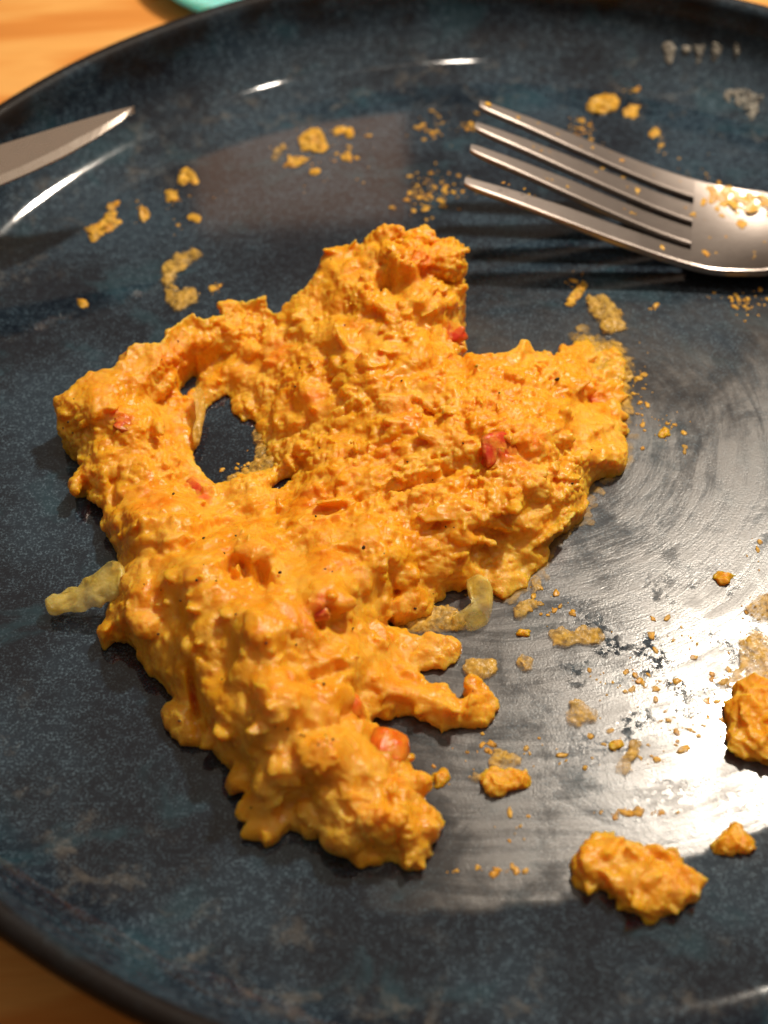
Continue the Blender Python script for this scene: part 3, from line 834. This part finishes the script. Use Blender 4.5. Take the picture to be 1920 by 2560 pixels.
# carrot, pepper and pale potato mashed into the heap: soft colour patches of the food itself
def tint_heap():
    n = len(heap_me.vertices)
    co = np.empty(n*3, np.float32); heap_me.vertices.foreach_get('co', co); co = co.reshape(-1, 3)/MM
    wv = np.column_stack([fbm(co/1.6, 2), fbm(co/1.6+30, 2), fbm(co/1.6+60, 2)])*.9
    cw = co+wv
    T = np.zeros((n, 4), np.float32); T[:, 3] = 1
    dabs = [(0,1078,975,26,.9),(0,975,722,22,.8),(0,268,912,20,.9),(0,415,1040,16,.8),(0,440,1075,16,.8),(0,842,1615,26,.5),(0,1288,862,16,.7),(0,692,1318,16,.7),(0,418,1515,22,.7),(0,905,575,26,.5),(0,465,1570,24,.5),(0,360,775,24,.35),(0,1130,1000,26,.25),
            (1,600,760,30,.8),(1,375,780,34,.8),(1,845,985,28,.8),(1,1160,948,26,.8),(1,340,1085,36,.9),(1,715,1205,34,.6),(1,655,1082,36,.7),(1,540,1125,18,.9),(1,905,560,34,.6),(1,762,1530,26,.8),(1,640,1330,40,.4),(1,330,1060,26,.6),(1,560,1290,40,.35),(1,620,860,30,.6),(1,880,900,40,.5),(1,1100,830,30,.4),(1,500,1170,30,.4),(1,700,1640,40,.35),(1,250,1150,24,.4),(1,240,880,30,.4),
            (2,560,830,40,.6),(2,590,960,40,.6),(2,520,1060,50,.6),(2,450,860,30,.6),(2,1100,1230,50,.7),(2,960,1410,60,.6),(2,960,1530,40,.5),(2,1300,800,50,.6),(2,330,750,34,.6),(2,660,1560,40,.6),(2,590,1725,44,1.0),(2,650,1745,44,1.0),(2,710,1765,44,1.0),(2,755,1790,34,.9),(2,610,1570,34,1.0),(2,520,1055,40,.9),(2,880,1850,40,.5),(2,930,640,40,.3),(2,300,1230,40,.5),(2,640,1190,24,.6),(2,380,1540,40,.6),(2,1200,1050,60,.3),(2,340,1350,50,.3)]
    k = rng.choice(len(HP), 210)
    for q, i in enumerate(k):
        dabs.append((1 if q < 80 else 2, HP[i, 0], HP[i, 1], rng.uniform(7, 22), rng.uniform(.25, .7)))
    for ch, x, y, r, w in dabs:
        c = surf_at(x, y); d = np.sqrt(((cw-c)**2).sum(1))/(r/10.0)
        T[:, ch] = np.maximum(T[:, ch], w*np.clip(1.5-1.1*d, 0, 1))
    at_ = heap_me.attributes.new('tint', 'FLOAT_COLOR', 'POINT')
    at_.data.foreach_set('color', T.ravel())
tint_heap()

def sheet(name, pts, mat, parent, thick=.9, curl=0.0):
    """a soft slice: traced outline with heights, given thickness; pts = (x, y, z)"""
    poly = np.array(pts, float)
    n = len(poly)
    top = at(poly[:, :2], poly[:, 2]); bot = top.copy(); bot[:, 2] -= thick
    ct = top.mean(0); cb = bot.mean(0); ct[2] += curl
    inn = ct+(top-ct)*.82; inn[:, 2] += .25
    V = np.vstack([top, bot, inn, ct[None], cb[None]])
    F = []
    for i in range(n):
        j = (i+1) % n
        F += [(i, j, n+j, n+i), (2*n+i, 2*n+j, j, i), (3*n, 2*n+j, 2*n+i), (3*n+1, n+i, n+j)]
    me = mesh_np(name, V, F)
    bm = bmesh.new(); bm.from_mesh(me); bmesh.ops.recalc_face_normals(bm, faces=bm.faces)
    bmesh.ops.subdivide_edges(bm, edges=bm.edges[:], cuts=2, use_grid_fill=True, smooth=.6)
    for v in bm.verts:
        p = np.array(v.co)/MM
        v.co += Vector(np.array([fbm((p/1.1)[None], 2)[0], fbm((p/1.1+9)[None], 2)[0], fbm((p/1.1+21)[None], 2)[0]])*.30*MM)
    bm.to_mesh(me); bm.free(); smooth(me)
    return child(name, me, mat, parent)
sheet('onion_strip', [(96,1298,3.2),(108,1286,3.4),(130,1282,3.6),(150,1270,4.2),(168,1268,4.6),(188,1248,5.6),(205,1240,6.4),(228,1218,7.6),(250,1212,8.2),(268,1230,8),(262,1280,6.6),(232,1292,5.4),(215,1304,4.8),(196,1304,4.4),(175,1313,3.8),(150,1315,3.4),(125,1320,3.0),(103,1318,2.8)], M_ONION, heap, 1.0)
sheet('onion_strip', [(1012,1252,3.2),(1035,1240,4.4),(1058,1262,4.4),(1062,1300,3.2),(1058,1335,1.6),(1030,1352,1.3),(985,1350,1.2),(978,1328,1.6),(1010,1322,2.2),(1018,1295,3)], M_ONION, heap, .9, .3)
sheet('onion_strip', [(427,835,5.5),(442,850,4.5),(436,900,3.2),(428,950,2.6),(418,958,2.4),(424,905,3.5)], M_THIN, heap, .9)
# black pepper flecks pressed into the heap
fl = [(552,1237,10),(425,1256,6),(1203,822,9),(605,1240,6),(1078,852,5),(880,1000,4),(440,1165,5),(1195,1078,6),(1145,1080,5),(510,1330,4),(640,1395,4),(720,1600,5),(650,1590,4),(390,1300,4),(930,1200,5),(785,1185,7),(480,1470,4),(700,1480,5),(1000,960,4),(640,980,4)]
idx = rng.choice(len(HP), 70)
fl += [(HP[i, 0], HP[i, 1], 2.5+2.5*rng.random()) for i in idx]
cs = np.array([surf_at(x, y) for x, y, r in fl]); cs[:, 2] += .35
rr = np.array([r/10.6*.5 for x, y, r in fl])
V, F = lumps(cs, np.stack([rr*1.3, rr, rr*.8], -1), rand_rot(len(cs)), .3, _ico(1))
tag(child('pepper_flecks', mesh_np('pepper_flecks', V, F), M_FLECK, heap), kind='stuff')

# thin wet skirt of mash where the heap was dragged over the glaze
def skirt():
    o = np.array(OUT)[:, :2]
    P = []
    for i in range(len(o)):
        a, b = o[i], o[(i+1) % len(o)]
        if not (25 <= i <= 47): continue
        d = b-a; L = np.hypot(*d); nrm = np.array([-d[1], d[0]])/max(L, 1e-6)
        for k in range(int(L/4)+1):
            out = rng.normal(2, 6) if rng.random() < .8 else rng.uniform(4, 24)
            P.append(a+d*rng.random()-nrm*out)
    P = np.array(P); k = len(P)
    c = at(P, np.full(k, .08)); r = .35+.9*rng.random(k)**2
    me = fuse('wet_film', [lumps(c, np.stack([r*1.5, r, np.full(k, .16)], -1), rand_rot(k, .03), .5)], .2, [(1.2, .15, 'CLOUDS')], 1)
    tag(child('wet_film', me, M_THIN, heap), kind='stuff')
skirt()

# ------------------------------------------------------------------ crumbs and smears on the plate
def on_plate(P):
    z = np.zeros(len(P))
    for _ in range(25):
        c = at(P, z); z = .65*z+.35*np.array([plate_z(x, y) for x, y in c[:, :2]])
    return z
def crumb_mesh(name, poly, z, dens=1.0, rlo=.5, rhi=1.2, voxel=.22, thin=False):
    """poly in traced px; z = height in mm"""
    poly = np.array(poly, float)
    lo, hi = poly.min(0)-2, poly.max(0)+2
    A = (hi-lo).prod()
    P = lo+(hi-lo)*rng.random((int(max(400, A*.5)), 2))
    P = P[in_poly(P, poly)]
    if len(P) < 6: P = np.vstack([P, poly, poly.mean(0)])
    D, _ = poly_dist(P, poly)
    k = int(np.clip(len(P)*.10*dens, 10, 420))
    i = rng.choice(len(P), k)
    P = P[i]; D = D[i]
    zz = .72*z*(1-np.exp(-D/(7.0)))*rng.uniform(.45, 1.0, k)
    pz = on_plate(P)
    c = at(P, zz*.5+pz)
    r = rlo+(rhi-rlo)*rng.random(k)**1.5
    r = np.minimum(r, D/10.0*.9+rlo*.8)
    sc = np.stack([r*rng.uniform(1, 1.6, k), r, np.minimum(r*.5, np.maximum(.13, zz*.5+.08))], -1)
    return fuse(name, [lumps(c, sc, rand_rot(k, .22), .50)], voxel, [(2.0, .35, 'CLOUDS'), (.8, .35, 'CLOUDS')], 1)
def ell(cx, cy, rx, ry, ang=0, n=11, wob=.42):
    a = np.linspace(0, 2*math.pi, n, endpoint=False); k = 1+wob*rng.uniform(-1, 1, n)
    x, y = rx*k*np.cos(a), ry*k*np.sin(a); t = math.radians(ang)
    return np.column_stack([cx+x*math.cos(t)-y*math.sin(t), cy+x*math.sin(t)+y*math.cos(t)])
def crumb(name, poly, z, label, cat='crumb', mat=None, group=None, **kw):
    far = np.array(poly)[:, 1].mean() < 700
    if far and mat is None: z *= .4
    o = obj(name, crumb_mesh(name, poly, z, **kw), mat or (M_PALE if far else M_MASH))
    return tag(o, label, cat, group)
CH = dict(rlo=1.5, rhi=3.2, voxel=.28)
crumb('mash_crumb', [(1275,1832),(1310,1818),(1340,1845),(1400,1860),(1440,1862),(1488,1915),(1470,1935),(1440,1955),(1395,1955),(1345,1925),(1310,1900),(1280,1910),(1245,1890),(1265,1870)], 5.0, 'largest loose lump of orange mash, off by itself on the wiped floor of the plate', dens=.35, **CH)
crumb('mash_crumb', [(1540,1827),(1575,1802),(1592,1778),(1603,1800),(1625,1820),(1615,1835),(1580,1842)], 3.2, 'small star shaped mash crumb past the largest loose lump', dens=1.5, rlo=.5, rhi=1.2)
crumb('mash_crumb', [(1592,1530),(1610,1515),(1640,1500),(1690,1490),(1720,1540),(1710,1600),(1660,1625),(1620,1622),(1592,1610),(1600,1575)], 4.5, 'thick orange mash lump at the lower end of the olive smear beside the glare', **CH)
crumb('mash_crumb', [(1042,1680),(1058,1665),(1085,1672),(1110,1668),(1142,1680),(1140,1698),(1110,1700),(1075,1712),(1062,1715),(1050,1700)], 2.8, 'jagged yellow crumb lying below the curled tongue of mash', dens=1.5, rlo=.5, rhi=1.1)
crumb('mash_crumb', ell(952, 1682, 14, 18, 20), 2.2, 'small square yellow crumb beside the lower tip of the heap', dens=2, rlo=.4, rhi=.9)
crumb('mash_crumb', ell(1562, 1248, 19, 13, -10), 2.0, 'brownish crumb on the streaky film away from the heap', dens=2, rlo=.4, rhi=.9)
crumb('mash_crumb', [(1268,232),(1282,212),(1312,205),(1333,212),(1332,238),(1300,245),(1275,243)], 3.2, 'orange crumb with a pinkish side behind the fork tines', dens=1.5, rlo=.6, rhi=1.3)
crumb('mash_crumb', ell(1362, 242, 15, 12), 2.0, 'small round yellow crumb next to the pinkish orange crumb', dens=2, rlo=.5, rhi=1.0)
crumb('mash_crumb', ell(1413, 288, 10, 9), 1.6, 'tiny yellow crumb with a thin trail behind the fork', dens=2, rlo=.4, rhi=.9)
crumb('mash_crumb', [(1262,605),(1266,620),(1245,648),(1232,665),(1222,655),(1240,630)], 2.2, 'thin pointed orange sliver in front of the fork', dens=2, rlo=.4, rhi=.9)
crumb('mash_crumb', [(648,300),(665,285),(685,276),(700,300),(708,325),(685,330),(668,322),(655,330)], 2.0, 'biggest yellow crumb of the group between knife and fork', dens=1.6, rlo=.6, rhi=1.2)
crumb('mash_crumb', ell(640, 350, 28, 11, -12), 1.4, 'long lobed yellow crumb in the group between knife and fork', dens=1.6, rlo=.5, rhi=1.0)
crumb('mash_crumb', [(714,284),(738,272),(760,276),(764,296),(752,300),(745,288),(722,294)], 1.4, 'hook shaped yellow crumb in the group between knife and fork', dens=1.8, rlo=.4, rhi=.9)
GS = 'small round crumbs between knife and fork'
for (cx, cy, r, lb) in ((748,340,11,'small oval yellow crumb next to the hook shaped crumb'),(680,372,9,'small round yellow crumb next to the long lobed crumb')):
    crumb('mash_crumb', ell(cx, cy, r, r), 1.4, lb, group=GS, dens=2, rlo=.4, rhi=.9)
crumb('mash_crumb', [(388,372),(402,362),(416,372),(430,395),(420,400),(408,388),(396,402),(386,394)], 1.6, 'yellow crumb forked like an arrow head beyond the end of the knife shadow', dens=2, rlo=.4, rhi=.9)
crumb('mash_crumb', ell(372, 424, 12, 11), 1.8, 'round orange yellow crumb below the arrow head crumb', dens=2, rlo=.5, rhi=1.0)
crumb('mash_crumb', ell(313, 463, 12, 17, 10), 1.2, 'heart shaped yellow crumb near the knife', dens=2, rlo=.4, rhi=.9)
crumb('mash_crumb', ell(222, 490, 38, 15, -32), 1.6, 'long curved yellow crumb under the knife shadow', dens=1.6, rlo=.5, rhi=1.1)
crumb('mash_crumb', ell(245, 445, 20, 7, -25), .9, 'thin tapered yellow crumb between the knife shadow and the long curved crumb', dens=2, rlo=.35, rhi=.7)
crumb('mash_crumb', ell(422, 470, 16, 8, 15), 1.2, 'small pinkish crumb beside the heart shaped crumb', dens=2, rlo=.4, rhi=.8)
crumb('mash_crumb', ell(178, 655, 12, 8, 25), 1.2, 'small double crumb alone on the bare plate by the left arm of the heap', dens=2, rlo=.35, rhi=.7)
crumb('mash_crumb', ell(460, 624, 9, 6), .9, 'tiny pale crumb behind the left arm of the heap', dens=2, rlo=.35, rhi=.7)
crumb('mash_crumb', ell(1130, 1368, 12, 7), 1.2, 'little yellow crumb beside the onion ring', dens=2, rlo=.35, rhi=.7)
crumb('mash_crumb', ell(1330, 1607, 14, 9, -25), 1.4, 'small olive crumb above the squiggle', dens=2, rlo=.35, rhi=.8)
crumb('mash_crumb', ell(1435, 935, 11, 9), 1.2, 'small crumb beside the right edge of the heap', dens=2, rlo=.35, rhi=.8)
# smears: thin, the glaze shows through
TH = dict(mat=M_THIN, cat='smear', rlo=.45, rhi=1.0)
crumb('mash_smear', [(432,540),(436,556),(412,566),(400,582),(382,588),(374,610),(384,634),(410,620),(428,632),(424,652),(400,664),(380,676),(362,650),(352,612),(352,578),(372,556),(404,538)], .9, 'yellow smear bent like a letter C behind the left arm of the heap', dens=1.4, **TH)
crumb('mash_smear', [(1266,642),(1306,640),(1332,668),(1357,712),(1330,716),(1304,724),(1298,700),(1272,672)], 1.3, 'broad yellow smear with a ragged tail in front of the fork', dens=1.6, **TH)
crumb('mash_smear', [(1188,1368),(1215,1362),(1240,1372),(1262,1356),(1300,1362),(1302,1384),(1285,1396),(1250,1388),(1222,1398),(1192,1386)], .9, 'olive yellow smear between the onion ring and the glare', dens=1.4, **TH)
crumb('mash_smear', ell(1257, 1545, 32, 20, 10), .9, 'round olive smear below the glare', dens=1.4, **TH)
crumb('mash_smear', [(1600,1385),(1625,1362),(1655,1370),(1690,1400),(1690,1510),(1640,1520),(1600,1530),(1604,1500),(1570,1492),(1545,1470),(1580,1455),(1600,1430)], 1.2, 'large olive smear running down beside the glare', dens=1.4, **TH)
crumb('mash_smear', [(1610,1320),(1640,1290),(1690,1280),(1700,1330),(1640,1345)], .7, 'faint olive smear above the large olive smear', dens=1.2, **TH)
crumb('mash_smear', [(1362,1600),(1380,1606),(1372,1630),(1356,1650),(1358,1668),(1336,1670),(1338,1652),(1352,1632),(1366,1618)], .9, 'thin olive squiggle of mash on the grey film', dens=2, **TH)
crumb('mash_smear', ell(1088, 1642, 30, 18, 20), .6, 'thin film patch above the jagged yellow crumb', dens=1.2, **TH)
crumb('mash_smear', ell(1028, 1682, 16, 9, -10), .6, 'small olive smear touching the jagged yellow crumb', dens=1.5, **TH)
crumb('mash_smear', [(1112,1322),(1130,1300),(1150,1298),(1160,1312),(1142,1318),(1122,1342)], .7, 'curly yellow scrap of mash by the onion ring', dens=2, **TH)
crumb('mash_smear', ell(1160, 1262, 7, 20, 12), .7, 'narrow upright yellow scrap below the right edge of the heap', dens=2, **TH)
crumb('mash_smear', ell(1132, 1436, 14, 15, 20), .7, 'pale curled scrap of mash left of the glare', dens=2, **TH)
crumb('mash_smear', [(1005,1428),(1040,1424),(1070,1430),(1062,1458),(1030,1470),(1005,1455)], 1.6, 'yellow mash scrap behind the curled tongue of the heap', dens=1.6, **TH)
crumb('mash_smear', [(1238,722),(1272,726),(1300,745),(1330,735),(1360,775),(1362,850),(1372,890),(1350,905),(1330,870),(1260,780)], .9, 'blurred yellow fringe of mash along the right corner of the heap', dens=1.5, **TH)
crumb('mash_smear', [(880,1335),(960,1310),(1000,1330),(1000,1360),(940,1365),(880,1372)], .7, 'wet translucent smear under the onion ring', dens=1.3, **TH)
crumb('mash_smear', [(430,790),(470,800),(490,835),(460,865),(425,855)], 2.0, 'thin strand of mash bridging the hole of the heap', dens=1.4, **TH)
crumb('mash_smear', [(600,318),(616,312),(620,320),(604,330),(598,350),(588,348),(590,330)], .5, 'faint arc shaped residue beside the group of crumbs', dens=1.6, **TH)

# dried pale drips on the far wall of the plate and cloudy dried patches near the fork
M_DRY = mat_soft('dried_residue', (.30, .27, .22), (.42, .39, .32), .6, 0, (1, 1, 1), 0, .45)
DR = dict(mat=M_DRY, cat='dried drip', rlo=.3, rhi=.6, dens=2)
crumb('dried_drip', [(1432,92),(1450,90),(1458,105),(1452,130),(1445,142),(1438,130)], .3, 'widest pale dried drip on the far wall of the plate', **DR)
crumb('dried_drip', [(1474,98),(1488,98),(1490,112),(1480,118)], .3, 'short stubby pale dried drip on the far wall of the plate', **DR)
crumb('dried_drip', [(1500,98),(1522,96),(1518,112),(1512,138),(1504,140),(1504,118)], .3, 'pale dried drip bent at its foot on the far wall of the plate', **DR)
crumb('dried_drip', [(1538,94),(1550,90),(1560,106),(1548,126),(1542,140),(1536,120)], .3, 'leaf shaped pale dried drip on the far wall of the plate', **DR)
crumb('dried_drip', [(1588,94),(1595,94),(1597,112),(1591,124),(1587,114)], .3, 'thinnest pale dried drip on the far wall of the plate', **DR)
crumb('dried_drip', [(1500,0),(1560,2),(1600,14),(1570,20),(1530,18),(1505,12)], .3, 'beige dried residue patch under the rim of the plate', **DR)
crumb('dried_drip', [(1560,196),(1600,190),(1650,205),(1640,236),(1625,262),(1600,230),(1570,224)], .25, 'cloudy grey dried patch beyond the fork head', mat=M_DRY, cat='dried drip', rlo=.3, rhi=.9, dens=.6)

crumb('mash_smear', [(545,900),(560,930),(578,972),(606,1003),(570,1034),(520,1040),(480,1048),(500,1030),(545,1008),(556,980),(548,940)], .55, 'thin wet film of mash along the edge of the hole in the heap', dens=1.2, **TH)

# scattered specks of residue, too many and too small to count
def specks():
    cl = [(930,275,45,30,60),(1000,270,35,20,30),(915,430,50,40,130),(960,400,60,50,60),(850,452,16,8,8),(1250,290,40,40,90),(1340,375,45,30,70),(1500,380,70,50,26),(1360,195,20,8,14),(1430,315,14,30,20),
          (1600,655,80,30,60),(1410,665,20,14,12),(1380,850,25,90,60),(1440,920,60,40,30),(1180,1310,50,40,30),(1390,1390,150,60,30),(1380,1480,120,30,50),(1300,1620,160,50,60),(1480,1560,60,40,40),(1560,1530,40,80,60),
          (1370,1755,90,8,40),(1080,1880,110,8,30),(1110,1780,60,40,14),(1620,1330,30,60,30),(700,330,110,60,50),(400,450,120,60,26),(470,620,40,16,12),(1300,1000,50,30,20),(1640,1180,30,50,16),(1250,600,30,20,14),(1030,1650,80,60,26),(520,1010,40,40,40),(900,1355,60,16,26)]
    P = np.vstack([np.column_stack([rng.normal(cx, rx*.5, n*2//3), rng.normal(cy, ry*.5, n*2//3)]) for cx, cy, rx, ry, n in cl])
    k = len(P)
    r = .10+.50*rng.random(k)**3.6
    c = at(P, on_plate(P)+.05)
    V, F = lumps(c, np.stack([r*rng.uniform(1, 1.9, k), r, np.minimum(r*.4, .13)], -1), rand_rot(k, .03), .55, _ico(2))
    me = mesh_np('residue_specks', V, F); smooth(me)
    tag(obj('residue_specks', me, M_PALE), 'yellow residue specks scattered over the plate', 'residue', kind='stuff')
specks()

# residue on the fork (moves with it)
def fork_residue():
    sp = [(50,9.5,1.2),(54,9.0,1.5),(58,8.2,1.7),(61,9.6,1.6),(64,8.6,1.4),(66,7.5,1.3),(57,10.4,1.2),(62,6.8,1.0),(70,6.5,1.2),(51,6.4,.7),(56,3.5,1.1),(48,7.6,.9),(52,4.8,.6),(40,-11.2,.6),(49,-8.6,.9),(46,3.0,.6),(34,4.0,.6),(30,11.2,.5),(1.5,11.4,.9),(8,11,.5)]
    for s in rng.uniform(6, 70, 60):
        hw = 12 if s > 46 else None
        v = rng.uniform(-10, 10) if s > 46 else (1.5-rng.integers(0, 4))*7.45+rng.normal(0, .6)
        sp.append((s, v, .16+.22*rng.random()))
    for q in range(70):                       # a smear along the far edge of the head
        s = rng.uniform(49, 72); hw = np.interp(s, [46, 60, 72], [13, 12, 8.5])
        sp.append((s, hw-abs(rng.normal(1.2, 1.9))-.4, rng.uniform(.4, 1.1)))
    c = np.array([on_fork(s, v) for s, v, r in sp]); r = np.array([q[2] for q in sp])
    me = fuse('food_residue', [lumps(c, np.stack([r*1.4, r, np.minimum(r*.35, .26)], -1), rand_rot(len(r), .05), .5, ICO2)], .17, [(1.0, .15, 'CLOUDS')], 1)
    o = obj('food_residue', me, M_PALE, FORK); o.matrix_parent_inverse = Matrix.Translation(-Vector(FORK.location)); o['kind'] = 'stuff'
fork_residue()
